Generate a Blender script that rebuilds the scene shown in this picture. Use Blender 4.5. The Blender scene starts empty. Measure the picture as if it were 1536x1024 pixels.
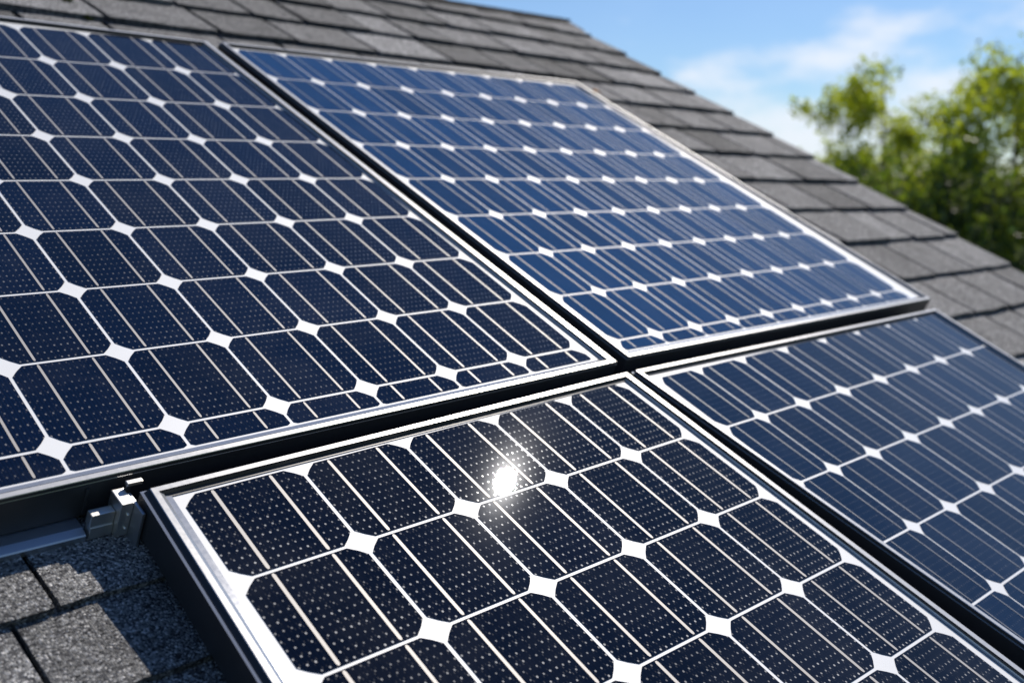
import bpy, bmesh, math, random
from mathutils import Vector, Matrix, noise
rnd = random.Random(7)
S = bpy.context.scene

# ---------------------------------------------------------------- roof frame of reference
# roof plane coordinates: a = along the courses to the right, b = down the slope, d = depth into the roof (units of one cell)
U = 0.15                                   # metres per unit
P = math.radians(27.647)                   # roof pitch
H0 = 5.0                                   # height of the plane's origin above the ground
EA = Vector((1, 0, 0)); EB = Vector((0, -math.cos(P), -math.sin(P))); ED = Vector((0, math.sin(P), -math.cos(P)))
ORG = Vector((0, 0, H0))
def W(a, b, d=0.0): return ORG + U*(a*EA + b*EB + d*ED)
ZR = 0.42                                  # depth of the shingles under the glass

# ---------------------------------------------------------------- camera
cam_d = bpy.data.cameras.new("camera"); cam = bpy.data.objects.new("camera", cam_d); S.collection.objects.link(cam); S.camera = cam
CR = [(0.6841741532, 0.6460487296, -0.3384180359), (-0.1101988858, 0.5502663801, 0.8276853971), (0.7209451668, -0.5289876653, 0.4476718848)]
def dirw(v): return (v[0]*EA + v[1]*EB + v[2]*ED).normalized()
rx, dn, fw = dirw(CR[0]), dirw(CR[1]), dirw(CR[2])
pos = W(-6.433998590, 13.301839485, -5.383514867)
cam.matrix_world = Matrix(((rx.x, -dn.x, -fw.x, pos.x), (rx.y, -dn.y, -fw.y, pos.y), (rx.z, -dn.z, -fw.z, pos.z), (0, 0, 0, 1)))
cam_d.sensor_width = 36; cam_d.lens = 1632.3/1536*36; cam_d.clip_start = 0.02; cam_d.clip_end = 3000
cam_d.dof.use_dof = True; cam_d.dof.focus_distance = 9.0*U
cam_d.dof.aperture_fstop = 3.7; cam_d.dof.aperture_blades = 0
def pix_dir(x, y): return (rx*((x-768)/1632.3) + dn*((y-512)/1632.3) + fw).normalized()
S.render.resolution_x = 1024; S.render.resolution_y = 682
S.render.engine = 'CYCLES'

# ---------------------------------------------------------------- sun, sky, exposure
SUN = dirw((0.6964, -0.4588, -0.5519))     # towards the sun
sun_d = bpy.data.lights.new("sun", 'SUN'); sun_d.energy = 4.6; sun_d.angle = math.radians(0.53); sun_d.color = (1.0, 0.93, 0.84)
sun = bpy.data.objects.new("sun", sun_d); S.collection.objects.link(sun)
sun.rotation_euler = SUN.to_track_quat('Z', 'Y').to_euler(); sun.location = (8, 0, 20)
world = bpy.data.worlds.new("World"); S.world = world; world.use_nodes = True
nt = world.node_tree; nt.nodes.clear()
def N(t, typ, **kw):
    n = t.nodes.new(typ)
    for k, v in kw.items(): setattr(n, k, v)
    return n
def L(t, a, b): t.links.new(a, b)
sky = N(nt, 'ShaderNodeTexSky', sky_type='NISHITA', sun_disc=False)
sky.sun_elevation = math.asin(SUN.z); sky.sun_rotation = math.atan2(SUN.x, SUN.y)
sky.air_density = 1.0; sky.dust_density = 0.0; sky.ozone_density = 4.0; sky.altitude = 100
bg = N(nt, 'ShaderNodeBackground'); bg.inputs['Strength'].default_value = 0.07
wo = N(nt, 'ShaderNodeOutputWorld')
# thin clouds: noise in the direction of the sky, gathered into a few banks
tc = N(nt, 'ShaderNodeTexCoord')
mp = N(nt, 'ShaderNodeMapping'); mp.inputs['Scale'].default_value = (1, 1, 2.6)
nz = N(nt, 'ShaderNodeTexNoise'); nz.inputs['Scale'].default_value = 9.0; nz.inputs['Detail'].default_value = 6; nz.inputs['Roughness'].default_value = 0.58
L(nt, tc.outputs['Generated'], mp.inputs['Vector']); L(nt, mp.outputs['Vector'], nz.inputs['Vector'])
def bank(x, y, sx, sy, amp, c=None):
    # soft elliptical bank of cloud round a direction of the sky (sx, sy: half sizes as tangents)
    c = c or pix_dir(x, y); r = Vector((c.y, -c.x, 0)).normalized(); u = r.cross(c)
    vs = []
    for ax, s in ((r, sx), (u, sy)):
        dp = N(nt, 'ShaderNodeVectorMath', operation='DOT_PRODUCT'); dp.inputs[1].default_value = ax/s
        L(nt, tc.outputs['Generated'], dp.inputs[0])
        sq = N(nt, 'ShaderNodeMath', operation='MULTIPLY'); L(nt, dp.outputs['Value'], sq.inputs[0]); L(nt, dp.outputs['Value'], sq.inputs[1]); vs.append(sq)
    dd = N(nt, 'ShaderNodeVectorMath', operation='DOT_PRODUCT'); dd.inputs[1].default_value = c; L(nt, tc.outputs['Generated'], dd.inputs[0])
    fr = N(nt, 'ShaderNodeMath', operation='GREATER_THAN'); fr.inputs[1].default_value = 0; L(nt, dd.outputs['Value'], fr.inputs[0])
    ad = N(nt, 'ShaderNodeMath', operation='ADD'); L(nt, vs[0].outputs[0], ad.inputs[0]); L(nt, vs[1].outputs[0], ad.inputs[1])
    ng = N(nt, 'ShaderNodeMath', operation='MULTIPLY'); ng.inputs[1].default_value = -1; L(nt, ad.outputs[0], ng.inputs[0])
    ex = N(nt, 'ShaderNodeMath', operation='EXPONENT'); L(nt, ng.outputs[0], ex.inputs[0])
    am = N(nt, 'ShaderNodeMath', operation='MULTIPLY'); am.inputs[1].default_value = amp; L(nt, ex.outputs[0], am.inputs[0])
    a2 = N(nt, 'ShaderNodeMath', operation='MULTIPLY'); L(nt, am.outputs[0], a2.inputs[0]); L(nt, fr.outputs[0], a2.inputs[1])
    return a2.outputs[0]
BANKS = [(1250, 86, .062, .016, .37), (1325, 42, .055, .014, .34), (1040, 108, .050, .018, .34), (1170, 190, .10, .035, .40),
         (1420, 165, .08, .03, .34), (640, -160, .22, .05, .22), (1800, 20, .2, .05, .3), (2200, -250, .3, .08, .3), (200, 60, .3, .05, .22)]
acc = None
for bk in BANKS:
    o = bank(*bk)
    if acc is None: acc = o
    else:
        m = N(nt, 'ShaderNodeMath', operation='ADD'); L(nt, acc, m.inputs[0]); L(nt, o, m.inputs[1]); acc = m.outputs[0]
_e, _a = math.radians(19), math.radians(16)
reflect_veil = bank(0, 0, .50, .20, 1.0, Vector((math.cos(_e)*math.cos(_a), math.cos(_e)*math.sin(_a), math.sin(_e))))   # haze added, mostly out of view, to brighten the panels' reflections
sm = N(nt, 'ShaderNodeMath', operation='ADD'); L(nt, acc, sm.inputs[0]); L(nt, nz.outputs['Fac'], sm.inputs[1])
mr = N(nt, 'ShaderNodeMapRange', interpolation_type='SMOOTHSTEP'); mr.inputs['From Min'].default_value = 0.66; mr.inputs['From Max'].default_value = 1.02; mr.inputs['To Max'].default_value = 0.85
L(nt, sm.outputs[0], mr.inputs['Value'])
mx = N(nt, 'ShaderNodeMix', data_type='RGBA'); mx.inputs['B'].default_value = (10.6, 11.2, 12.2, 1)
SKYHOOK = (sky, mx, mr, bg)
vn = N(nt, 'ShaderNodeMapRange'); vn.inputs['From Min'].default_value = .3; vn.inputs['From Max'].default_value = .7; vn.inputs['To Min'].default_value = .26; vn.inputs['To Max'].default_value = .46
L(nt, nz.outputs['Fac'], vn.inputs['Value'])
vm_ = N(nt, 'ShaderNodeMath', operation='MULTIPLY'); L(nt, reflect_veil, vm_.inputs[0]); L(nt, vn.outputs['Result'], vm_.inputs[1])
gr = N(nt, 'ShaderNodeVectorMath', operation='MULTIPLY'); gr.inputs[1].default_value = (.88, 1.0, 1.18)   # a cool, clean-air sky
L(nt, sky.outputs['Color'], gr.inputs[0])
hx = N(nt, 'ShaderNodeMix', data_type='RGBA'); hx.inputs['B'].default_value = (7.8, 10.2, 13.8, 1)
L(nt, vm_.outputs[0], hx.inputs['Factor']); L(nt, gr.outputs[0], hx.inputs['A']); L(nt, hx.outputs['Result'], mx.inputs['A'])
L(nt, mr.outputs['Result'], mx.inputs['Factor']); 
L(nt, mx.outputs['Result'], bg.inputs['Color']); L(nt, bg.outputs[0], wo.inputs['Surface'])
vs_ = S.view_settings; vs_.view_transform = 'Standard'; vs_.look = 'None'; vs_.gamma = 1; vs_.exposure = 0.25; vs_.use_curve_mapping = False

# ---------------------------------------------------------------- materials
def mat(name):
    m = bpy.data.materials.new(name); m.use_nodes = True; t = m.node_tree
    return m, t, t.nodes['Principled BSDF']
def simple(name, col, rough=.6, metal=0.0, var=.15, scale=30, spec=.5):
    m, t, b = mat(name)
    tcn = N(t, 'ShaderNodeTexCoord'); nn = N(t, 'ShaderNodeTexNoise'); nn.inputs['Scale'].default_value = scale; nn.inputs['Detail'].default_value = 4
    L(t, tcn.outputs['Object'], nn.inputs['Vector'])
    r = N(t, 'ShaderNodeMix', data_type='RGBA')
    r.inputs['A'].default_value = tuple(c*(1-var) for c in col)+(1,); r.inputs['B'].default_value = tuple(min(1, c*(1+var)) for c in col)+(1,)
    L(t, nn.outputs['Fac'], r.inputs['Factor']); L(t, r.outputs['Result'], b.inputs['Base Color'])
    b.inputs['Roughness'].default_value = rough; b.inputs['Metallic'].default_value = metal; b.inputs['Specular IOR Level'].default_value = spec
    return m
def math_(t, op, a, b=None, c=None):
    n = N(t, 'ShaderNodeMath', operation=op)
    for i, v in enumerate((a, b, c)):
        if v is None: continue
        if isinstance(v, (int, float)): n.inputs[i].default_value = v
        else: L(t, v, n.inputs[i])
    return n.outputs[0]
def N_sep(t, col):
    s = N(t, 'ShaderNodeSeparateColor'); L(t, col, s.inputs[0]); return s.outputs[0]
COAT_R = 0.004
def glassy(t, b):
    b.inputs['Coat Weight'].default_value = 1.0; b.inputs['Coat IOR'].default_value = 1.34
    # finely rolled solar glass: slight orange-peel in the coat
    tcn = N(t, 'ShaderNodeTexCoord'); nn = N(t, 'ShaderNodeTexNoise'); nn.inputs['Scale'].default_value = 800; nn.inputs['Detail'].default_value = 2
    L(t, tcn.outputs['Object'], nn.inputs['Vector'])
    bp = N(t, 'ShaderNodeBump'); bp.inputs['Strength'].default_value = 0.2; bp.inputs['Distance'].default_value = 0.00003
    L(t, nn.outputs['Fac'], bp.inputs['Height']); L(t, bp.outputs['Normal'], b.inputs['Coat Normal'])
    # thin dust film makes the gloss a little uneven
    n2 = N(t, 'ShaderNodeTexNoise'); n2.inputs['Scale'].default_value = 9; n2.inputs['Detail'].default_value = 5
    L(t, tcn.outputs['Object'], n2.inputs['Vector'])
    mr2 = N(t, 'ShaderNodeMapRange'); mr2.inputs['To Min'].default_value = COAT_R*.8; mr2.inputs['To Max'].default_value = COAT_R*1.25
    L(t, n2.outputs['Fac'], mr2.inputs['Value']); L(t, mr2.outputs['Result'], b.inputs['Coat Roughness'])
def cell_material(name, base, dots):
    m, t, b = mat(name)
    uv = N(t, 'ShaderNodeUVMap', uv_map='cell'); sp = N(t, 'ShaderNodeSeparateXYZ'); L(t, uv.outputs['UV'], sp.inputs[0])
    u, v = sp.outputs['X'], sp.outputs['Y']
    oi = N(t, 'ShaderNodeObjectInfo')
    # silver contact points in rows
    NU, NV = 17.0, 12.0
    us = math_(t, 'MULTIPLY', u, NU); vs = math_(t, 'MULTIPLY', v, NV)
    fu = math_(t, 'SUBTRACT', math_(t, 'FRACT', us), .5); fv = math_(t, 'SUBTRACT', math_(t, 'FRACT', vs), .5)
    du = math_(t, 'DIVIDE', fu, NU*.0080); dv = math_(t, 'DIVIDE', fv, NV*.0105)
    r2 = math_(t, 'ADD', math_(t, 'MULTIPLY', du, du), math_(t, 'MULTIPLY', dv, dv))
    cb = N(t, 'ShaderNodeCombineXYZ'); L(t, math_(t, 'FLOOR', us), cb.inputs[0]); L(t, math_(t, 'FLOOR', vs), cb.inputs[1]); L(t, math_(t, 'MULTIPLY', oi.outputs['Random'], 97.0), cb.inputs[2])
    wn = N(t, 'ShaderNodeTexWhiteNoise', noise_dimensions='3D'); L(t, cb.outputs[0], wn.inputs['Vector'])
    size = math_(t, 'MULTIPLY_ADD', wn.outputs['Value'], .45, .75)
    dot = N(t, 'ShaderNodeMapRange'); dot.inputs['From Min'].default_value = 1.25; dot.inputs['From Max'].default_value = .55
    L(t, math_(t, 'DIVIDE', r2, size), dot.inputs['Value'])
    # a second, finer set of specks between them
    us2 = math_(t, 'MULTIPLY', u, NU*2); vs2 = math_(t, 'MULTIPLY', v, NV*2)
    fu2 = math_(t, 'SUBTRACT', math_(t, 'FRACT', us2), .5); fv2 = math_(t, 'SUBTRACT', math_(t, 'FRACT', vs2), .5)
    du2 = math_(t, 'DIVIDE', fu2, NU*2*.005); dv2 = math_(t, 'DIVIDE', fv2, NV*2*.011)
    r22 = math_(t, 'ADD', math_(t, 'MULTIPLY', du2, du2), math_(t, 'MULTIPLY', dv2, dv2))
    cb2 = N(t, 'ShaderNodeCombineXYZ'); L(t, math_(t, 'FLOOR', us2), cb2.inputs[0]); L(t, math_(t, 'FLOOR', vs2), cb2.inputs[1]); L(t, math_(t, 'MULTIPLY', oi.outputs['Random'], 41.0), cb2.inputs[2])
    wn2 = N(t, 'ShaderNodeTexWhiteNoise', noise_dimensions='3D'); L(t, cb2.outputs[0], wn2.inputs['Vector'])
    dot2 = N(t, 'ShaderNodeMapRange'); dot2.inputs['From Min'].default_value = 1.3; dot2.inputs['From Max'].default_value = .5; L(t, r22, dot2.inputs['Value'])
    d2 = math_(t, 'MULTIPLY', dot2.outputs['Result'], math_(t, 'MULTIPLY', math_(t, 'POWER', wn2.outputs['Value'], 4.0), .15))
    # fingers: fine lines along and across the cell
    f1 = math_(t, 'MULTIPLY_ADD', math_(t, 'SINE', math_(t, 'MULTIPLY', u, 2*math.pi*34)), .5, .5)
    f2 = math_(t, 'MULTIPLY_ADD', math_(t, 'SINE', math_(t, 'MULTIPLY', v, 2*math.pi*48)), .5, .5)
    fing = math_(t, 'ADD', math_(t, 'MULTIPLY', f1, .55), math_(t, 'MULTIPLY', f2, .45))
    # crystal tone differs a little from cell to cell and within one
    tcn = N(t, 'ShaderNodeTexCoord'); nn = N(t, 'ShaderNodeTexNoise'); nn.inputs['Scale'].default_value = 14; nn.inputs['Detail'].default_value = 3
    L(t, tcn.outputs['Object'], nn.inputs['Vector'])
    tone = math_(t, 'ADD', math_(t, 'MULTIPLY_ADD', oi.outputs['Random'], .35, .65), math_(t, 'MULTIPLY', nn.outputs['Fac'], .3))
    tone = math_(t, 'MULTIPLY', tone, math_(t, 'MULTIPLY_ADD', fing, .7, .65))
    vm = N(t, 'ShaderNodeVectorMath', operation='SCALE'); vm.inputs[0].default_value = base; L(t, tone, vm.inputs['Scale'])
    dn_ = N(t, 'ShaderNodeTexNoise'); dn_.inputs['Scale'].default_value = 6; dn_.inputs['Detail'].default_value = 9; dn_.inputs['Roughness'].default_value = .7; L(t, tcn.outputs['Object'], dn_.inputs['Vector'])
    du_ = N(t, 'ShaderNodeMapRange'); du_.inputs['From Min'].default_value = .46; du_.inputs['From Max'].default_value = .85; du_.inputs['To Max'].default_value = .016; L(t, dn_.outputs['Fac'], du_.inputs['Value'])
    dv_ = N(t, 'ShaderNodeVectorMath', operation='ADD'); L(t, vm.outputs[0], dv_.inputs[0]); L(t, du_.outputs['Result'], dv_.inputs[1]); vm = dv_
    mxn = N(t, 'ShaderNodeMix', data_type='RGBA'); mxn.inputs['B'].default_value = (.62, .61, .58, 1)
    fac = math_(t, 'MULTIPLY', math_(t, 'MAXIMUM', math_(t, 'MULTIPLY', dot.outputs['Result'], math_(t, 'MULTIPLY', math_(t, 'MULTIPLY_ADD', N_sep(t, wn.outputs['Color']), .6, .5), math_(t, 'MULTIPLY_ADD', v, .75, .5))), d2), dots)
    L(t, math_(t, 'MULTIPLY', fac, .02), b.inputs['Metallic']); L(t, fac, mxn.inputs['Factor']); L(t, vm.outputs[0], mxn.inputs['A']); L(t, mxn.outputs['Result'], b.inputs['Base Color'])
    b.inputs['Roughness'].default_value = .11; b.inputs['Specular IOR Level'].default_value = .0007; b.inputs['Specular Tint'].default_value = (.35, .6, 1, 1)
    glassy(t, b); return m
def flat_glassy(name, col, metal=0, rough=.5):
    m, t, b = mat(name)
    tcn = N(t, 'ShaderNodeTexCoord'); nn = N(t, 'ShaderNodeTexNoise'); nn.inputs['Scale'].default_value = 22; nn.inputs['Detail'].default_value = 5
    L(t, tcn.outputs['Object'], nn.inputs['Vector'])
    r = N(t, 'ShaderNodeMix', data_type='RGBA'); r.inputs['A'].default_value = tuple(c*.93 for c in col)+(1,); r.inputs['B'].default_value = tuple(col)+(1,)
    L(t, nn.outputs['Fac'], r.inputs['Factor']); L(t, r.outputs['Result'], b.inputs['Base Color'])
    b.inputs['Roughness'].default_value = rough; b.inputs['Metallic'].default_value = metal
    glassy(t, b); return m
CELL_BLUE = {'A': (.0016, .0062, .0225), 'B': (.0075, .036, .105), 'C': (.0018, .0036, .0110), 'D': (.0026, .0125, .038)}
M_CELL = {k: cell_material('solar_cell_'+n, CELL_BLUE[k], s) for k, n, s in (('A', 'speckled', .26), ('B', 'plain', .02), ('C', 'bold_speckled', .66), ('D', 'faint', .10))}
M_BACK = flat_glassy('white_backsheet', (.80, .80, .79))
M_BUS = flat_glassy('tinned_busbar', (.40, .375, .345), .1, .5)
M_BUS_THIN = flat_glassy('dull_busbar', (.13, .135, .15), .1, .5)
def metal_mat(name, col, rough, streak=.1):
    m, t, b = mat(name)
    tcn = N(t, 'ShaderNodeTexCoord'); mpn = N(t, 'ShaderNodeMapping'); mpn.inputs['Scale'].default_value = (60, 60, 60)
    nn = N(t, 'ShaderNodeTexNoise'); nn.inputs['Scale'].default_value = 3; nn.inputs['Detail'].default_value = 6
    L(t, tcn.outputs['Object'], mpn.inputs[0]); L(t, mpn.outputs[0], nn.inputs['Vector'])
    mrn = N(t, 'ShaderNodeMapRange'); mrn.inputs['To Min'].default_value = rough-streak*.5; mrn.inputs['To Max'].default_value = rough+streak
    L(t, nn.outputs['Fac'], mrn.inputs['Value']); L(t, mrn.outputs['Result'], b.inputs['Roughness'])
    b.inputs['Base Color'].default_value = tuple(col)+(1,); b.inputs['Metallic'].default_value = 1.0
    return m
M_ALU = metal_mat('anodised_aluminium', (.46, .47, .49), .13, .04)
M_ALU.node_tree.nodes['Principled BSDF'].inputs['Metallic'].default_value = .6
M_FACE = metal_mat('sunlit_aluminium_face', (.54, .535, .53), .3, .1); M_FACE.node_tree.nodes['Principled BSDF'].inputs['Metallic'].default_value = .35  # paler copy of the frame metal: sunlight on the top face painted in
M_DARK = simple('black_and_shaded_metal', (.026, .027, .030), .42, 0, .2, 60)  # black metal; on the frames it paints the shade of the backlit walls
M_STEEL = metal_mat('brushed_steel', (.80, .78, .74), .38)
M_RAIL = metal_mat('grey_rail_aluminium', (.52, .54, .58), .42)

def shingle_material(name, attr=True):
    m, t, b = mat(name)
    tcn = N(t, 'ShaderNodeTexCoord')
    v1 = N(t, 'ShaderNodeTexVoronoi'); v1.inputs['Scale'].default_value = 1/.0023; L(t, tcn.outputs['Object'], v1.inputs['Vector'])
    cr = N(t, 'ShaderNodeValToRGB'); L(t, N_sep(t, v1.outputs['Color']), cr.inputs['Fac'])
    e = cr.color_ramp.elements; e[0].position = 0; e[0].color = (.018, .018, .020, 1); e[1].position = 1; e[1].color = (.52, .51, .50, 1)
    for p_, c_ in ((.3, (.085, .085, .09)), (.55, (.17, .168, .165)), (.75, (.20, .197, .19)), (.86, (.30, .30, .30))):
        q = e.new(p_); q.color = c_+(1,)
    n2 = N(t, 'ShaderNodeTexNoise'); n2.inputs['Scale'].default_value = 11; n2.inputs['Detail'].default_value = 5; L(t, tcn.outputs['Object'], n2.inputs['Vector'])
    k = math_(t, 'MULTIPLY_ADD', n2.outputs['Fac'], 1.1, .5)
    n3 = N(t, 'ShaderNodeTexNoise'); n3.inputs['Scale'].default_value = 75; n3.inputs['Detail'].default_value = 4; n3.inputs['Roughness'].default_value = .7; L(t, tcn.outputs['Object'], n3.inputs['Vector'])
    k = math_(t, 'MULTIPLY', k, math_(t, 'MULTIPLY_ADD', n3.outputs['Fac'], 1.7, .2))
    if attr:
        at = N(t, 'ShaderNodeAttribute', attribute_name='tone', attribute_type='GEOMETRY'); L(t, at.outputs['Color'], N_in(t, 'tone'))
        k = math_(t, 'MULTIPLY', k, at.outputs['Fac'])
    vm = N(t, 'ShaderNodeVectorMath', operation='SCALE'); L(t, cr.outputs['Color'], vm.inputs[0]); L(t, k, vm.inputs['Scale'])
    L(t, vm.outputs[0], b.inputs['Base Color'])
    b.inputs['Roughness'].default_value = .9; b.inputs['Specular IOR Level'].default_value = .3
    bp = N(t, 'ShaderNodeBump'); bp.inputs['Strength'].default_value = .9; bp.inputs['Distance'].default_value = .0016; bp.invert = True
    L(t, v1.outputs['Distance'], bp.inputs['Height']); L(t, bp.outputs['Normal'], b.inputs['Normal'])
    return m
def N_in(t, name):
    r = N(t, 'NodeReroute'); return r.inputs[0]
M_SHINGLE = shingle_material('granule_shingle')
M_FELT = simple('black_roof_felt', (.02, .02, .021), .95, 0, .3, 60)
M_PAINT = simple('white_painted_board', (.62, .62, .60), .6, 0, .06, 12)
M_WALL = simple('pale_render', (.55, .52, .46), .85, 0, .08, 8)
M_GRASS = simple('lawn', (.055, .085, .02), .95, 0, .35, .6)

# ---------------------------------------------------------------- object helpers
def link(o, parent=None):
    S.collection.objects.link(o)
    if parent: o.parent = parent
    return o
def mesh_obj(name, verts, faces, mats, parent=None, fm=None, smooth=False):
    me = bpy.data.meshes.new(name); me.from_pydata([tuple(v) for v in verts], [], faces)
    for m in (mats if isinstance(mats, (list, tuple)) else [mats]): me.materials.append(m)
    if fm: me.polygons.foreach_set('material_index', fm)
    if smooth: me.polygons.foreach_set('use_smooth', [True]*len(faces))
    me.update(); return link(bpy.data.objects.new(name, me), parent)
def empty(name, loc, rot=(0, 0, 0)):
    o = bpy.data.objects.new(name, None); o.location = loc; o.rotation_euler = rot; o.empty_display_size = .1; return link(o)
def tag(o, label=None, cat=None, group=None, kind=None):
    for k, v in (('label', label), ('category', cat), ('group', group), ('kind', kind)):
        if v: o[k] = v
    return o
ROOFROT = (P, 0, 0)
class Loc:
    """plane coordinates -> local coordinates of an Empty standing at (a0, b0, d0) and lying in the roof plane"""
    def __init__(s, a0, b0, d0): s.o = (a0, b0, d0)
    def __call__(s, a, b, d): return Vector(((a-s.o[0])*U, -(b-s.o[1])*U, -(d-s.o[2])*U))
def bevelled_box(bm, mtx, size, bev=.0, mi=0):
    r = bmesh.ops.create_cube(bm, size=1.0, matrix=mtx @ Matrix.Diagonal((*size, 1)))
    fs = set(f for v in r['verts'] for f in v.link_faces)
    for f in fs: f.material_index = mi
    if bev:
        es = list(set(e for v in r['verts'] for e in v.link_edges))
        bmesh.ops.bevel(bm, geom=es, offset=bev, segments=2, affect='EDGES', profile=.6)
def bm_obj(name, bm, mats, parent=None):
    me = bpy.data.meshes.new(name); bm.to_mesh(me); bm.free()
    for m in (mats if isinstance(mats, (list, tuple)) else [mats]): me.materials.append(m)
    return link(bpy.data.objects.new(name, me), parent)

# ---------------------------------------------------------------- the house: roof, walls
RIDGE, EAVE, LEFT = -7.05, 21.0, -62.0
def rake(b): return 18.30 + .105*b             # right-hand edge of the roof
house = empty('house', W((LEFT+18)/2, (RIDGE+EAVE)/2, 0) * 1)
house.location = Vector((W((LEFT+18)/2, 0).x, W(0, RIDGE).y, 0))
tag(house, 'house whose grey asphalt shingle roof carries the solar panels', 'house')
HL = house.location.copy()
def Wl(a, b, d): return W(a, b, d) - HL

class Tabs:
    def __init__(s): s.v = []; s.f = []; s.t = []
    def tab(s, a0, a1, y0, y1, ya0, ya1, lift, thick, tone, W_=Wl, ns=9, edge=.02, clipr=None):
        """one shingle tab: upper edge y0 (tucked under), lower edge from ya0 to ya1 (ragged)"""
        n0 = len(s.v); ns = max(2, ns)
        sk = rnd.uniform(-.015, .015)
        for i in range(ns+1):
            k = i/ns; a = a0 + (a1-a0)*k
            yl = ya0 + (ya1-ya0)*k + edge*(noise.noise(Vector((a*2.3, y1*3.1, 1.7))) + .6*noise.noise(Vector((a*9.1, y1*3.1, 4.7))))
            yu = y0 + (ya1-ya0)*(k-.5)*0
            zz = lift + .012*noise.noise(Vector((a*1.1, y1*1.9, 8.3)))
            s.v += [W_(a+sk*1.0, yl, ZR-thick-zz), W_(a+sk*1.0, yl+.012, ZR+.03), W_(a+sk*0, yu, ZR-.012-zz*.3), W_(a+sk*.5, yl-.05, ZR-thick-zz-.001)]
        m = lambda i, j: n0 + i*4 + j
        for i in range(ns):
            s.f += [(m(i, 3), m(i+1, 3), m(i+1, 2), m(i, 2)), (m(i, 0), m(i+1, 0), m(i+1, 3), m(i, 3)), (m(i, 1), m(i+1, 1), m(i+1, 0), m(i, 0))]
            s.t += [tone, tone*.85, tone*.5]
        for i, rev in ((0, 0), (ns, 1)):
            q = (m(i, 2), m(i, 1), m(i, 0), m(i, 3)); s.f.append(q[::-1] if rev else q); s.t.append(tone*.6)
    def build(s, name, mats, parent):
        o = mesh_obj(name, s.v, s.f, mats, parent)
        ca = o.data.color_attributes.new('tone', 'FLOAT_COLOR', 'CORNER')
        d = []
        for p_, t_ in zip(o.data.polygons, s.t): d += [t_, t_, t_, 1.0]*p_.loop_total
        ca.data.foreach_set('color', d); return o

def course_lines():
    """(y at a=13.3, slope) of every lower shingle edge, from the ridge down"""
    ys = [-7.15, -6.02, -4.84, -3.62, -2.40, -1.20, .03, 1.26, 2.57, 3.88, 5.18, 6.55, 7.85, 9.12]
    while ys[-1] < EAVE: ys.append(ys[-1]+1.27)
    return [(y, max(.02, .062-.0035*i) if y < 7.9 else .02) for i, y in enumerate(ys)]
tabs = Tabs()
CL = course_lines()
def yl(c, a): return c[0] + c[1]*(max(a, -4)-13.3)
SPLIT = 0.6                                   # the courses left of this, under the panels, were laid closer
def lay(lines, amin, amax, wmin, wmax, seedoff=0.0, fixed=None):
    for k in range(1, len(lines)):
        up, lo = lines[k-1], lines[k]
        ymid = yl(lo, (max(amin, -4)+13)/2)
        a = amin + rnd.uniform(-1.5, 0)
        if fixed and k in fixed: a = fixed[k] - 40*((wmin+wmax)/2)
        end = (rake(yl(lo, 18.4)) + rnd.uniform(-.06, .10)) if amax is None else amax
        while a < end-.05:
            w = rnd.uniform(wmin, wmax); b = min(a+w, end)
            if end-b < .35: b = end
            tone = rnd.choice((.55, .72, .9, 1.0, 1.15, 1.32)) * rnd.uniform(.93, 1.08)
            near = (a < 20 and a > -9)
            y0 = min(yl(up, a), yl(up, b)) - .12
            j = rnd.uniform(-.03, .03)
            if b > amin: tabs.tab(max(a, amin-2)+.055, b-.055, y0, ymid, yl(lo, a)+j, yl(lo, b)+j, rnd.uniform(0, .03), .10, tone, ns=int(w*7) if near else 2, edge=.03)
            a = b
# upper and right-hand field
up_lines = [c for c in CL if c[0] < 5.5]
lay(up_lines, LEFT, None, 1.05, 2.1)
lo_lines = [c for c in CL if c[0] > 5.0]
lay(lo_lines, SPLIT, None, 1.05, 2.1)
# lower left field
ll = [(y-.0, -.012) for y in (5.18-.10, 5.95, 6.80, 7.64)]
def yl2(c, a): return c[0] + c[1]*(a+3.3)
ys2 = [4.9, 5.35, 6.15, 6.95, 7.72, 8.47, 9.265]
while ys2[-1] < EAVE-.5: ys2.append(ys2[-1]+.84)
SLOT = {5: -3.47, 6: -3.77}
for k in range(1, len(ys2)):
    off = SLOT.get(k, rnd.uniform(-4.6, -3.0))
    edges = [off]
    while edges[-1] < SPLIT-.4: edges.append(edges[-1] + rnd.uniform(1.35, 1.9))
    edges[-1] = SPLIT-.01
    left = [off]
    while left[-1] > LEFT: left.append(left[-1] - rnd.uniform(1.2, 1.9))
    edges = left[::-1][:-1] + edges
    for a, b in zip(edges, edges[1:]):
        tone = rnd.uniform(.72, 1.0); j = rnd.uniform(-.012, .012)
        near = a > -8
        tabs.tab(a+.02, b-.02, ys2[k-1]-.12, ys2[k], ys2[k]+j, ys2[k]+j, rnd.uniform(0, .008), .07, tone, ns=14 if near else 2, edge=.022)
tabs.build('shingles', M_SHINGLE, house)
# deck under the shingles, front and rear slope as one folded slab
def slope_pts(d):
    return [Wl(LEFT, RIDGE, d), Wl(rake(RIDGE)-.06, RIDGE, d), Wl(rake(EAVE)-.06, EAVE-.1, d), Wl(LEFT, EAVE-.1, d)]
t0, t1 = slope_pts(ZR+.02), slope_pts(ZR+.2)
mesh_obj('roof_deck', t0+t1, [(0, 1, 2, 3), (7, 6, 5, 4), (0, 4, 5, 1), (1, 5, 6, 2), (2, 6, 7, 3), (3, 7, 4, 0)], M_FELT, house)
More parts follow.
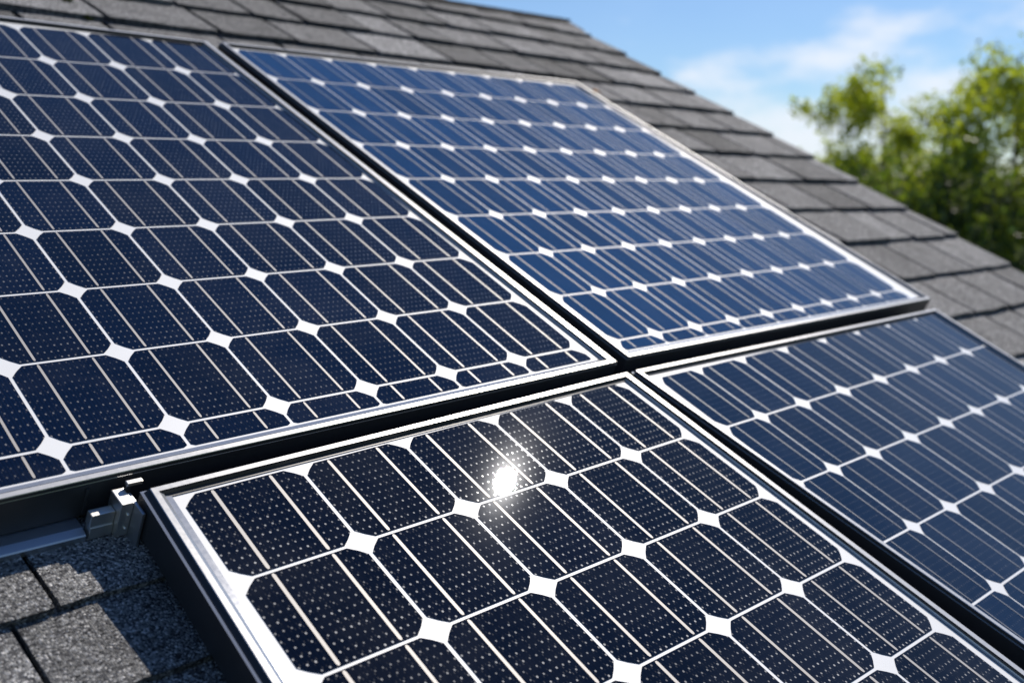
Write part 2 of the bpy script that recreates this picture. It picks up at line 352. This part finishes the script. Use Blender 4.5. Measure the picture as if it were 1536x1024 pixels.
# rear slope: mirror across the ridge
def mirror(v):
    ry = W(0, RIDGE).y - HL.y
    return Vector((v.x, 2*ry - v.y, v.z))
rt = Tabs()
c = RIDGE+1.0
while c < EAVE:
    a = LEFT
    while a < rake(c)-.1:
        b = min(a+rnd.uniform(1.6, 2.6), rake(c)+.05)
        rt.tab(a+.02, b-.02, max(c-1.4, RIDGE+.02), c, c, c, .005, .07, rnd.uniform(.75, 1.1), W_=lambda a_, b_, d_: mirror(Wl(a_, b_, d_)), ns=2)
        a = b
    c += 1.27
rt.f = [f[::-1] for f in rt.f]
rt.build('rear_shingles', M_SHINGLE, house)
t0 = [mirror(v) for v in t0]; t1 = [mirror(v) for v in t1]
mesh_obj('rear_roof_deck', t0+t1, [(3, 2, 1, 0), (4, 5, 6, 7), (1, 5, 4, 0), (2, 6, 5, 1), (3, 7, 6, 2), (0, 4, 7, 3)], M_FELT, house)
# ridge caps: bent shingles lapped along the ridge
cap = Tabs()
a = rake(RIDGE)+.12
ridge_c = Wl(0, RIDGE, ZR)
while a > LEFT:
    a0 = a-1.55; n0 = len(cap.v); tone = rnd.uniform(.8, 1.1); hh = rnd.uniform(0, .02)
    prof = []
    for s_ in range(-6, 7):
        q = s_/6*.95
        # rounded fold
        r_ = math.sqrt(q*q+.06**2)
        prof.append((q, r_))
    for ai, lift in ((a, .07+hh), (a0, .02+hh)):
        for q, r_ in prof:
            y = ridge_c.y - U*q*math.cos(P); z = ridge_c.z - U*(r_-.06)*math.sin(P) + U*lift
            cap.v.append(Vector((W(ai, 0).x-HL.x, y, z - (.0 if ai == a else 0))))
    for q, r_ in prof:
        y = ridge_c.y - U*q*math.cos(P); z = ridge_c.z - U*(r_-.06)*math.sin(P) + U*.02
        cap.v.append(Vector((W(a, 0).x-HL.x, y, z)))
    n = len(prof)
    for i in range(n-1):
        cap.f += [(n0+i, n0+i+1, n0+n+i+1, n0+n+i), (n0+2*n+i, n0+2*n+i+1, n0+i+1, n0+i)]; cap.t += [tone, tone*.5]
    for i in (0, n-1):
        cap.f.append((n0+i, n0+n+i, n0+2*n+i)); cap.t.append(tone*.5)
    a -= 1.3
cap.build('ridge_cap', M_SHINGLE, house)
# bargeboards, walls
for mir in (0, 1):
    f = mirror if mir else (lambda v: v)
    q = [Wl(rake(RIDGE)-.05, RIDGE, ZR+.06), Wl(rake(EAVE)-.05, EAVE, ZR+.06), Wl(rake(EAVE)-.05, EAVE, ZR+1.3), Wl(rake(RIDGE)-.05, RIDGE, ZR+1.3)]
    q2 = [v - Vector((.03, 0, 0)) for v in q]
    vs8 = [f(v) for v in q+q2]
    fs6 = [(0, 1, 2, 3), (7, 6, 5, 4), (0, 4, 5, 1), (1, 5, 6, 2), (2, 6, 7, 3), (3, 7, 4, 0)]
    if mir: fs6 = [g[::-1] for g in fs6]
    mesh_obj('bargeboard', vs8, fs6, M_PAINT, house)
wr = W(15.6, 0).x - HL.x; wl = W(LEFT+3, 0).x - HL.x
ef = Wl(0, EAVE-2.5, ZR+.25); er = mirror(ef); rg = Wl(0, RIDGE, ZR+.25)
pts = []
for x in (wl, wr): pts += [Vector((x, ef.y, 0)), Vector((x, er.y, 0)), Vector((x, er.y, er.z)), Vector((x, rg.y, rg.z-.01)), Vector((x, ef.y, ef.z))]
mesh_obj('wall', pts, [(4, 3, 2, 1, 0), (5, 6, 7, 8, 9), (0, 5, 9, 4), (1, 2, 7, 6)], M_WALL, house)

# ---------------------------------------------------------------- solar panels
GRID = {
 'A': dict(xc=.650, yc=3.681, b=(-.0181, .0085), d=(-.0026, -.0014), i0=-5, a=[-4.70, -3.80, -2.883, -1.932, -.972, .006, 1.014, 2.035, 3.064], j0=-1, c=[-1.332, -.178, .958, 2.063, 3.124, 4.165, 5.213, 6.217, 7.255, 8.28]),
 'B': dict(xc=7.273, yc=3.165, b=(.0245, -.0038), d=(.0262, -.0040), i0=-1, a=[3.623, 4.487, 5.385, 6.311, 7.238, 8.157, 9.063, 9.960, 10.823, 11.69], j0=-1, c=[-1.146, -.068, 1.032, 2.125, 3.172, 4.220, 5.229, 6.222, 7.217, 8.21]),
 'C': dict(xc=.939, yc=9.695, b=(-.0283, .0223), d=(-.0133, .0146), i0=-1, a=[-2.545, -1.405, -.251, .942, 2.112, 3.192], j0=-1, c=[7.985, 8.963, 9.958, 10.935, 11.902, 12.87, 13.84]),
 'D': dict(xc=6.911, yc=9.514, b=(.0583, -.0035), d=(-.0039, .0062), i0=-1, a=[3.766, 4.575, 5.562, 6.635, 7.740, 8.778, 9.822, 10.849, 11.708], j0=-1, c=[7.945, 8.957, 9.983, 11.026, 12.032, 13.04, 14.05]),
}
def vert(g, i, j):
    ai = g['a'][i-g['i0']]; bi = g['b'][0]+g['b'][1]*i; cj = g['c'][j-g['j0']]; dj = g['d'][0]+g['d'][1]*j
    x = ai
    for _ in range(15):
        y = cj + dj*(x-g['xc']); x = ai + bi*(y-g['yc'])
    return x, y
def lint(p, q, r, s):
    """intersection of line pq with line rs"""
    d1 = (q[0]-p[0], q[1]-p[1]); d2 = (s[0]-r[0], s[1]-r[1]); den = d1[0]*d2[1]-d1[1]*d2[0]
    t = ((r[0]-p[0])*d2[1]-(r[1]-p[1])*d2[0])/den
    return (p[0]+t*d1[0], p[1]+t*d1[1])
OUT = {   # outer corners TL TR BR BL
 'A': [(-5.45, -1.872), (3.099, -1.373), (3.336, 7.633), (-5.15, 7.796)],
 'B': [(3.328, -1.402), (11.836, -1.178), (12.140, 7.635), (3.567, 7.593)],
 'C': [(-2.687, 7.950), (3.285, 7.811), (3.700, 14.1), (-3.147, 14.1)],
 'D': [(3.402, 7.810), (11.770, 7.873), (11.790, 14.1), (4.159, 14.1)],
}
# frame section, outside to inside: (inset, depth, material of the strip that leads to the next point)
SECT = [(.0, .30, 1), (.0, .000, 0), (.030, -.004, 1), (.034, -.034, 0), (.042, -.040, 2), (.108, -.040, 1), (.110, -.030, 1), (.118, -.030, 0), (.120, -.035, 0), (.172, -.016, 0), (.186, -.004, 0), (.222, .000, 1), (.222, .012, 1)]
SIDE_INSETS = {   # insets of the same section on the single sides
 'top': [.0, .0, .030, .034, .042, .112, .114, .122, .124, .134, .140, .180, .180],       # drops steeply to a strip painted black for shade
 'right': [.0, .0, .030, .034, .042, .150, .152, .166, .168, .176, .182, .215, .215],     # broad face, thin groove
 'bottom': [.0, .0, .003, .006, .012, .085, .087, .100, .102, .172, .186, .222, .222],    # no outer ledge
 'open_left': [.0, .0, .020, .060, .064, .110, .1105, .111, .112, .148, .154, .205, .205],   # stepped outer edge, glossy bevel and flat lip
}
SIDEW = {'A': (.72, .72, .62, .8), 'B': (.6, .42, .62, .66), 'C': (.66, .66, .8, 1.0), 'D': (.62, .66, .8, .72)}   # width factor: top right bottom left
def inset(q, ds):
    lines = []
    for k in range(4):
        p, r = q[k], q[(k+1) % 4]; dx, dy = r[0]-p[0], r[1]-p[1]; ln = math.hypot(dx, dy); nx, ny = -dy/ln, dx/ln   # inward for TL TR BR BL with b downwards
        lines.append(((p[0]+nx*ds[k], p[1]+ny*ds[k]), (r[0]+nx*ds[k], r[1]+ny*ds[k])))
    return [lint(*lines[k-1], *lines[k]) for k in range(4)]
LABEL = {'A': 'large dark speckled panel left of the long gap, above the metal clamp',
         'B': 'blue sky reflecting panel with narrow cells, nearest the roof ridge on the right',
         'C': 'nearest panel, with sun glint and bold white specks, right of the clamp',
         'D': 'lower right panel with faint specks, its top corner pointing at the bare shingles'}
SNAMES = ['top', 'right', 'bottom', 'left']
def build_panel(key):
    g = GRID[key]; q = OUT[key]
    ca = sum(v[0] for v in q)/4; cb = sum(v[1] for v in q)/4
    root = empty('solar_panel', W(ca, cb, .30), ROOFROT); tag(root, LABEL[key], 'solar panel', 'solar panels on the shingle roof')
    lc = Loc(ca, cb, .30)
    # frame: one closed section run round the four sides, mitred
    rings = []
    for n_, (ins, dep, _) in enumerate(SECT):
        ds_ = [ins*w for w in SIDEW[key]]
        for k_, sn in enumerate(('top', 'right', 'bottom', 'open_left' if key == 'C' else None)):
            if sn: ds_[k_] = SIDE_INSETS[sn][n_]*SIDEW[key][k_]
        rings.append([lc(a, b, dep) for a, b in inset(q, ds_)])
    vv = [v for r in rings for v in r]; ff = []; fm = []
    for r in range(len(rings)-1):
        for k in range(4):
            k2 = (k+1) % 4; ff.append((r*4+k, r*4+k2, (r+1)*4+k2, (r+1)*4+k)[::-1]); fm.append(1 if (k == 0 and r >= 8) or (k == 1 and r in (7, 8)) else 2 if (k == 1 and r in (9, 10)) else SECT[r][2])  # top side: inner strips coloured black for the shade on that wall
    # inner wall back down so the frame is solid
    last = len(rings)-1; low = [lc(a, b, .30) for a, b in inset(q, [(.180, .215, .222, .205 if key == 'C' else .222)[k_]*w for k_, w in enumerate(SIDEW[key])])]; n0 = len(vv); vv += low
    for k in range(4):
        k2 = (k+1) % 4; ff.append((last*4+k, last*4+k2, n0+k2, n0+k)[::-1]); fm.append(1); ff.append((n0+k, n0+k2, k2, k)[::-1]); fm.append(1)
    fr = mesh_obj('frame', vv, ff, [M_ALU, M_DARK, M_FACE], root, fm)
    if key == 'A':   # joint in the outer face, which is painted dark for shade
        bm = bmesh.new(); p0 = lc(-2.985, 7.757, .16); bevelled_box(bm, Matrix.Translation(p0), (.004, .003, .036), .0008)
        bm_obj('frame_joint', bm, M_DARK, fr)
    # white backsheet
    inn = inset(q, [.235*w for w in SIDEW[key]])
    inn = inset(q, [(.165, .20, .20, .195)[k_]*w for k_, w in enumerate(SIDEW[key])])
    mesh_obj('backsheet', [lc(a, b, .008) for a, b in inn]+[lc(a, b, .05) for a, b in inn], [(3, 2, 1, 0), (4, 5, 6, 7)]+[((k+1) % 4, (k+1) % 4+4, k+4, k)[::-1] for k in range(4)], M_BACK, root)
    clip = inset(q, [(.222+.03)*w+.01 for w in SIDEW[key]])
    bl, br = clip[3], clip[2]
    GU, GV, CH = .0175, .0150, .118
    if key in 'BD': GU = .0165; GV = .0145
    ni, nj = len(g['a'])-1, len(g['c'])-1
    for j in range(g['j0'], g['j0']+nj):
        for i in range(g['i0'], g['i0']+ni):
            p00, p10, p11, p01 = vert(g, i, j), vert(g, i+1, j), vert(g, i+1, j+1), vert(g, i, j+1)
            def bi(u, v):
                return ((1-u)*(1-v)*p00[0]+u*(1-v)*p10[0]+u*v*p11[0]+(1-u)*v*p01[0], (1-u)*(1-v)*p00[1]+u*(1-v)*p10[1]+u*v*p11[1]+(1-u)*v*p01[1])
            # last row is cut by the lower frame
            def vmax(u):
                e = lint(bi(u, 0), bi(u, 1), bl, br); a0, a1 = bi(u, 0), bi(u, 1)
                return min(1.0, (e[1]-a0[1])/(a1[1]-a0[1]))
            vm = min(vmax(0), vmax(1))
            if vm < .12: continue
            cut = vm < .93
            u0, u1, v0, v1 = GU, 1-GU, GV, 1-GV
            cu, cv = CH, CH
            if cut:
                ve0, ve1 = vmax(u0), vmax(u1); k = .035
                o = [(u0+cu, v0), (u1-cu, v0), (u1-cu*.47, v0+cv*.47), (u1, v0+cv), (u1, max(v0+cv+.01, ve1-.02)), (u1-k, ve1), (u0+k, ve0), (u0, max(v0+cv+.01, ve0-.02)), (u0, v0+cv), (u0+cu*.47, v0+cv*.47)]
            else:
                o = [(u0+cu, v0), (u1-cu, v0), (u1-cu*.47, v0+cv*.47), (u1, v0+cv), (u1, v1-cv), (u1-cu*.47, v1-cv*.47), (u1-cu, v1), (u0+cu, v1), (u0+cu*.47, v1-cv*.47), (u0, v1-cv), (u0, v0+cv), (u0+cu*.47, v0+cv*.47)]
            vs = [lc(*bi(u, v), .004) for u, v in o]; uvs = list(o); fs = [tuple(range(len(o)))[::-1]]; fmi = [0]
            for bu in (.262, .738):
                hw = {'A': .0115, 'B': .009, 'C': .0138, 'D': .0105}[key]
                e0, e1 = v0+.012, (min(vmax(bu), 1)-.012 if cut else v1-.012)
                if e1 < e0+.05: continue
                n0 = len(vs)
                for u, v in ((bu-hw*.55, e0), (bu+hw*.55, e0), (bu+hw, e0+.02), (bu+hw, e1-.02), (bu+hw*.55, e1), (bu-hw*.55, e1), (bu-hw, e1-.02), (bu-hw, e0+.02)):
                    vs.append(lc(*bi(u, v), .0015)); uvs.append((u, v))
                fs.append(tuple(range(n0, n0+8))[::-1]); fmi.append(1)
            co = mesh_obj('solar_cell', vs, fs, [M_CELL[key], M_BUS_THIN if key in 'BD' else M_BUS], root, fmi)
            ul = co.data.uv_layers.new(name='cell')
            ul.data.foreach_set('uv', [x for lp in co.data.loops for x in uvs[lp.vertex_index]])
    return root
for key in 'ABCD': build_panel(key)

# ---------------------------------------------------------------- rail and clamp under the panel's lower edge
rail = empty('mounting_rail', W(-8, 7.9, .42), ROOFROT); tag(rail, 'grey aluminium rail under the lower edge of the big left panel', 'rail')
lr = Loc(-8, 7.9, .42)
def prism(name, prof, a0, a1, mats, parent, lc):
    n = len(prof); vv = [lc(a0, b, d) for b, d in prof]+[lc(a1, b, d) for b, d in prof]
    ff = [tuple(range(n)), tuple(range(n, 2*n))[::-1]]+[(k, k+n, (k+1) % n+n, (k+1) % n) for k in range(n)]
    o = mesh_obj(name, vv, ff, mats, parent)
    bm = bmesh.new(); bm.from_mesh(o.data); bmesh.ops.recalc_face_normals(bm, faces=bm.faces); bm.to_mesh(o.data); bm.free(); return o
prism('rail_body', [(7.70, .31), (7.86, .31), (7.925, .325), (7.935, .335), (7.935, .385), (7.70, .385)], -16, -3.03, M_RAIL, rail, lr)
clamp = empty('panel_clamp', W(-2.83, 8.0, .4), ROOFROT); tag(clamp, 'small steel end clamp between the left panel and the nearest panel corner', 'clamp')
lk = Loc(-2.83, 8.0, .4)
def cbox(name, a0, a1, b0, b1, d0, d1, m, bev=.0012, parent=None):
    bm = bmesh.new(); bevelled_box(bm, Matrix.Translation(lk((a0+a1)/2, (b0+b1)/2, (d0+d1)/2)), ((a1-a0)*U, (b1-b0)*U, (d1-d0)*U), bev)
    return bm_obj(name, bm, m, parent or clamp)
body = cbox('clamp_body', -2.835, -2.740, 7.812, 7.990, .05, .36, M_STEEL)
cbox('hook', -2.737, -2.612, 7.812, 7.852, -.012, .02, M_STEEL)
cbox('hook_stem', -2.735, -2.70, 7.82, 7.848, .021, .30, M_DARK, .0008)
arm = cbox('arm', -3.018, -2.838, 7.86, 7.935, .15, .262, M_STEEL)
cbox('arm_foot', -3.012, -2.838, 7.865, 7.942, .264, .37, M_STEEL)
cbox('bracket', -2.737, -2.712, 7.87, 8.12, .06, .395, M_RAIL, .001)
def screw(a, b, d, r, parent):
    bm = bmesh.new()
    bmesh.ops.create_cone(bm, cap_ends=True, segments=12, radius1=r*U, radius2=r*U*.8, depth=.012*U*2, matrix=Matrix.Translation(lk(a, b, d)) @ Matrix.Rotation(math.pi/2, 4, 'X'))
    bm_obj('screw', bm, M_STEEL, parent)
screw(-2.77, 7.993, .16, .012, body); screw(-2.77, 7.993, .29, .011, body)

# ---------------------------------------------------------------- moss and a dead leaf on the shingles
M_MOSS = simple('moss', (.075, .085, .012), .95, 0, .4, 300)
def moss(a, b, n, sa, sb, label):
    root_ = W(a, b, ZR-.07); vv = []; ff = []
    for _ in range(n):
        da, db = rnd.gauss(0, sa), rnd.gauss(0, sb); h = rnd.uniform(.02, .06); w = rnd.uniform(.012, .03); an = rnd.uniform(0, 6.28)
        base = W(a+da, b+db, ZR-.07) - root_; n0 = len(vv)
        up = -ED*U*h + Vector((rnd.uniform(-1, 1), rnd.uniform(-1, 1), 0))*U*.02
        sd = (math.cos(an)*EA + math.sin(an)*EB)*U*w; s2 = (math.cos(an+1.6)*EA + math.sin(an+1.6)*EB)*U*w
        vv += [base+sd, base-sd, base+up, base+s2, base-s2]; ff += [(n0, n0+1, n0+2), (n0+3, n0+4, n0+2)]
    o = mesh_obj('moss_clump', vv, ff, M_MOSS); o.location = root_; tag(o, label, 'moss', 'moss on the shingle edges')
moss(1.86, -3.66, 60, .05, .12, 'small green moss clump in the slot between shingles, nearest the top left corner')
moss(3.17, -4.13, 70, .10, .05, 'green moss clump at the shingle edge right of the other moss clumps')
moss(1.92, -2.93, 40, .03, .05, 'brownish moss speck at the shingle edge just above the left panel frame')
def leaf_obj():
    root_ = W(13.03, -1.42, ZR-.12); vv = []; ff = []
    n = 7
    for k in range(n+1):
        t_ = k/n; w = .09*math.sin(math.pi*min(1, t_*1.02))**.8; c_ = EA*(t_-.5)*.30 - ED*(.05*math.sin(t_*3)); cu = -ED*.035
        vv += [(c_+EB*w+cu)*U, (c_)*U, (c_-EB*w+cu)*U]
    for k in range(n): ff += [(3*k, 3*k+3, 3*k+4, 3*k+1), (3*k+1, 3*k+4, 3*k+5, 3*k+2)]
    o = mesh_obj('fallen_leaf', vv, ff, simple('dry_leaf', (.30, .14, .04), .8, 0, .3, 80)); o.location = root_
    sol = o.modifiers.new('thickness', 'SOLIDIFY'); sol.thickness = .0006
    tag(o, 'tiny brown dry leaf on the shingles at the upper edge of the blue panel', 'leaf')
leaf_obj()

# ---------------------------------------------------------------- ground and trees
gv = []; gf = []; NG = 24
for iy in range(NG+1):
    for ix in range(NG+1):
        x = (ix/NG-.5); y = (iy/NG-.5); x = math.copysign(abs(x)**2.2, x)*2**1.2*1600; y = math.copysign(abs(y)**2.2, y)*2**1.2*1600
        gv.append((x, y, 0))
for iy in range(NG):
    for ix in range(NG):
        k = iy*(NG+1)+ix; gf.append((k, k+1, k+NG+2, k+NG+1))
tag(mesh_obj('ground', gv, gf, M_GRASS), 'grass ground around the house', None, None, 'structure')

def leaf_material(name, c1, c2, c3):
    m, t, b = mat(name); t.nodes.remove(b); out = [n for n in t.nodes if n.type == 'OUTPUT_MATERIAL'][0]
    at = N(t, 'ShaderNodeAttribute', attribute_name='hue'); cr = N(t, 'ShaderNodeValToRGB'); e = cr.color_ramp.elements
    e[0].color = c1+(1,); e[1].color = c3+(1,); q = e.new(.5); q.color = c2+(1,)
    L(t, at.outputs['Fac'], cr.inputs['Fac'])
    df = N(t, 'ShaderNodeBsdfDiffuse'); tr = N(t, 'ShaderNodeBsdfTranslucent'); gl = N(t, 'ShaderNodeBsdfGlossy'); gl.inputs['Roughness'].default_value = .45
    L(t, cr.outputs['Color'], df.inputs['Color'])
    br = N(t, 'ShaderNodeVectorMath', operation='MULTIPLY'); br.inputs[1].default_value = (1.9, 2.0, .75); L(t, cr.outputs['Color'], br.inputs[0]); L(t, br.outputs[0], tr.inputs['Color'])
    m1 = N(t, 'ShaderNodeMixShader'); m1.inputs[0].default_value = .5; L(t, df.outputs[0], m1.inputs[1]); L(t, tr.outputs[0], m1.inputs[2])
    m2 = N(t, 'ShaderNodeMixShader'); m2.inputs[0].default_value = .06; L(t, m1.outputs[0], m2.inputs[1]); L(t, gl.outputs[0], m2.inputs[2])
    L(t, m2.outputs[0], out.inputs['Surface']); return m
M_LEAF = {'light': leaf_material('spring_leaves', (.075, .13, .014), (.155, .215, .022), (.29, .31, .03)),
          'dark': leaf_material('dark_green_leaves', (.02, .045, .009), (.045, .08, .013), (.10, .125, .018))}  # darker green foliage of the low bushy trees
M_BARK = simple('bark', (.10, .085, .065), .95, 0, .35, 12)
def limb(vv, ff, p0, p1, r0, r1, seg=6, ring=5, bend=.08):
    d = (p1-p0); ln = d.length; d.normalize(); x = d.orthogonal().normalized(); y = d.cross(x); n0 = len(vv)
    b = Vector((rnd.uniform(-1, 1), rnd.uniform(-1, 1), rnd.uniform(-.3, .3)))*ln*bend
    for s_ in range(ring+1):
        t_ = s_/ring; c_ = p0.lerp(p1, t_) + b*math.sin(math.pi*t_); r = r0+(r1-r0)*t_
        for k in range(seg): an = 2*math.pi*k/seg; vv.append(c_+(x*math.cos(an)+y*math.sin(an))*r)
    for s_ in range(ring):
        for k in range(seg): k2 = (k+1) % seg; ff.append((n0+s_*seg+k, n0+s_*seg+k2, n0+(s_+1)*seg+k2, n0+(s_+1)*seg+k))
    return lambda t_: p0.lerp(p1, t_) + b*math.sin(math.pi*t_)
def tree(px, dist, top_y, spread, base_frac, kind, label, nl, leaf=.105, lean=0, name='tree', bias=0.0, cat='tree', group='trees beyond the roof', plume=1.0):
    """leafy tree in the direction of picture column px: foliage gathered on plumes of branches, gaps between them"""
    d = pix_dir(px, 262); d.z = 0; d.normalize()
    base = Vector((pos.x, pos.y, 0)) + d*dist
    h = pos.z + dist*(262-top_y)/1632.3
    root = empty(name, base); tag(root, label, cat, group)
    tv, tf = [], []; lv, lf, hue = [], [], []
    tr = limb(tv, tf, Vector((0, 0, -.05)), Vector((lean, 0, h*.93)), .03*h*.5, .012, 8, 10, .02)
    def clump(c_, r, n, hu):
        for _ in range(n):
            while True:
                o = Vector((rnd.uniform(-1, 1), rnd.uniform(-1, 1), rnd.uniform(-1, 1)))
                if o.length < 1: break
            p = c_ + o*r; s_ = leaf*rnd.uniform(.6, 1.3); nx = Vector((rnd.gauss(0, 1), rnd.gauss(0, 1), rnd.gauss(0, 1))).normalized(); a_ = nx.orthogonal().normalized(); b_ = nx.cross(a_)
            an = rnd.uniform(0, 6.28); u_ = (a_*math.cos(an)+b_*math.sin(an))*s_*.5; w_ = (b_*math.cos(an)-a_*math.sin(an))*s_*.32; n0 = len(lv)
            lv.extend([p-u_, p-w_*.9, p+u_, p+w_*.9]); lf.append((n0, n0+1, n0+2, n0+3))
            hue.append(min(1, max(0, hu+rnd.gauss(0, .16))))
    nb = 26
    spots = []
    for k in range(nb):
        t_ = base_frac + (1-base_frac)*(k+rnd.random())/nb
        st = tr(min(.98, t_*.86)); an = k*2.4+rnd.uniform(-.5, .5)
        prof = math.sin(math.pi*min(1, .18+.82*(1-t_)**.85))**.7 if plume else 1
        ln = spread*(.30+.75*prof)*rnd.uniform(.65, 1.15)
        en = st + Vector((math.cos(an)*ln, math.sin(an)*ln, ln*rnd.uniform(.35, 1.0)*plume))
        en.z = min(en.z, h*rnd.uniform(.9, 1.0))
        br = limb(tv, tf, st, en, .012*h*.35*(1.1-t_), .006, 5, 5, .08)
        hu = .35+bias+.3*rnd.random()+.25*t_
        for q in range(5):
            tt = .35+.65*(q+rnd.random())/5; c_ = br(min(1, tt)); spots.append((c_, hu))
            # twigs
            for _ in range(2):
                e2 = c_+Vector((rnd.gauss(0, .3), rnd.gauss(0, .3), rnd.uniform(.1, .6)))*spread*.45; e2.z = min(e2.z, h*1.01)
                limb(tv, tf, c_, e2, .012, .004, 4, 2, .05); spots.append((e2, hu+.08))
    spots.append((tr(1.0), .5+bias)); spots.append((tr(.95)+Vector((.1, 0, .2)), .55+bias))
    per = max(4, nl//len(spots))
    for c_, hu in spots: clump(c_, rnd.uniform(.22, .62)*spread*.45, int(per*rnd.uniform(.4, 1.6)), hu+rnd.gauss(0, .1))
    mesh_obj('trunk', tv, tf, M_BARK, root, None, True)
    o = mesh_obj('crown', lv, lf, M_LEAF[kind], root)
    at = o.data.attributes.new('hue', 'FLOAT', 'FACE'); at.data.foreach_set('value', hue)
    return root
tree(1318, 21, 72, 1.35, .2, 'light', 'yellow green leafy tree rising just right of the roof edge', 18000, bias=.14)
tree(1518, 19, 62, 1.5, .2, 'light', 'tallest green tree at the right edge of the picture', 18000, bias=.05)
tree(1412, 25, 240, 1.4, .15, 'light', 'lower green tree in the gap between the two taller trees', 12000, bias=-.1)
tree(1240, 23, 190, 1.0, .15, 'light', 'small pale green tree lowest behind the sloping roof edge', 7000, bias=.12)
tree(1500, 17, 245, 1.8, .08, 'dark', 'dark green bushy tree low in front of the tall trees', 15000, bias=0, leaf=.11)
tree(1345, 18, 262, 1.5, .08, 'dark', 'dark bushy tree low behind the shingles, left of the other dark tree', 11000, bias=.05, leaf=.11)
tree(1650, 21, 90, 1.5, .2, 'light', 'broad green tree outside the right edge', 7000)
tree(1800, 24, 70, 1.6, .2, 'light', 'outer green tree far right of the roof', 6000)
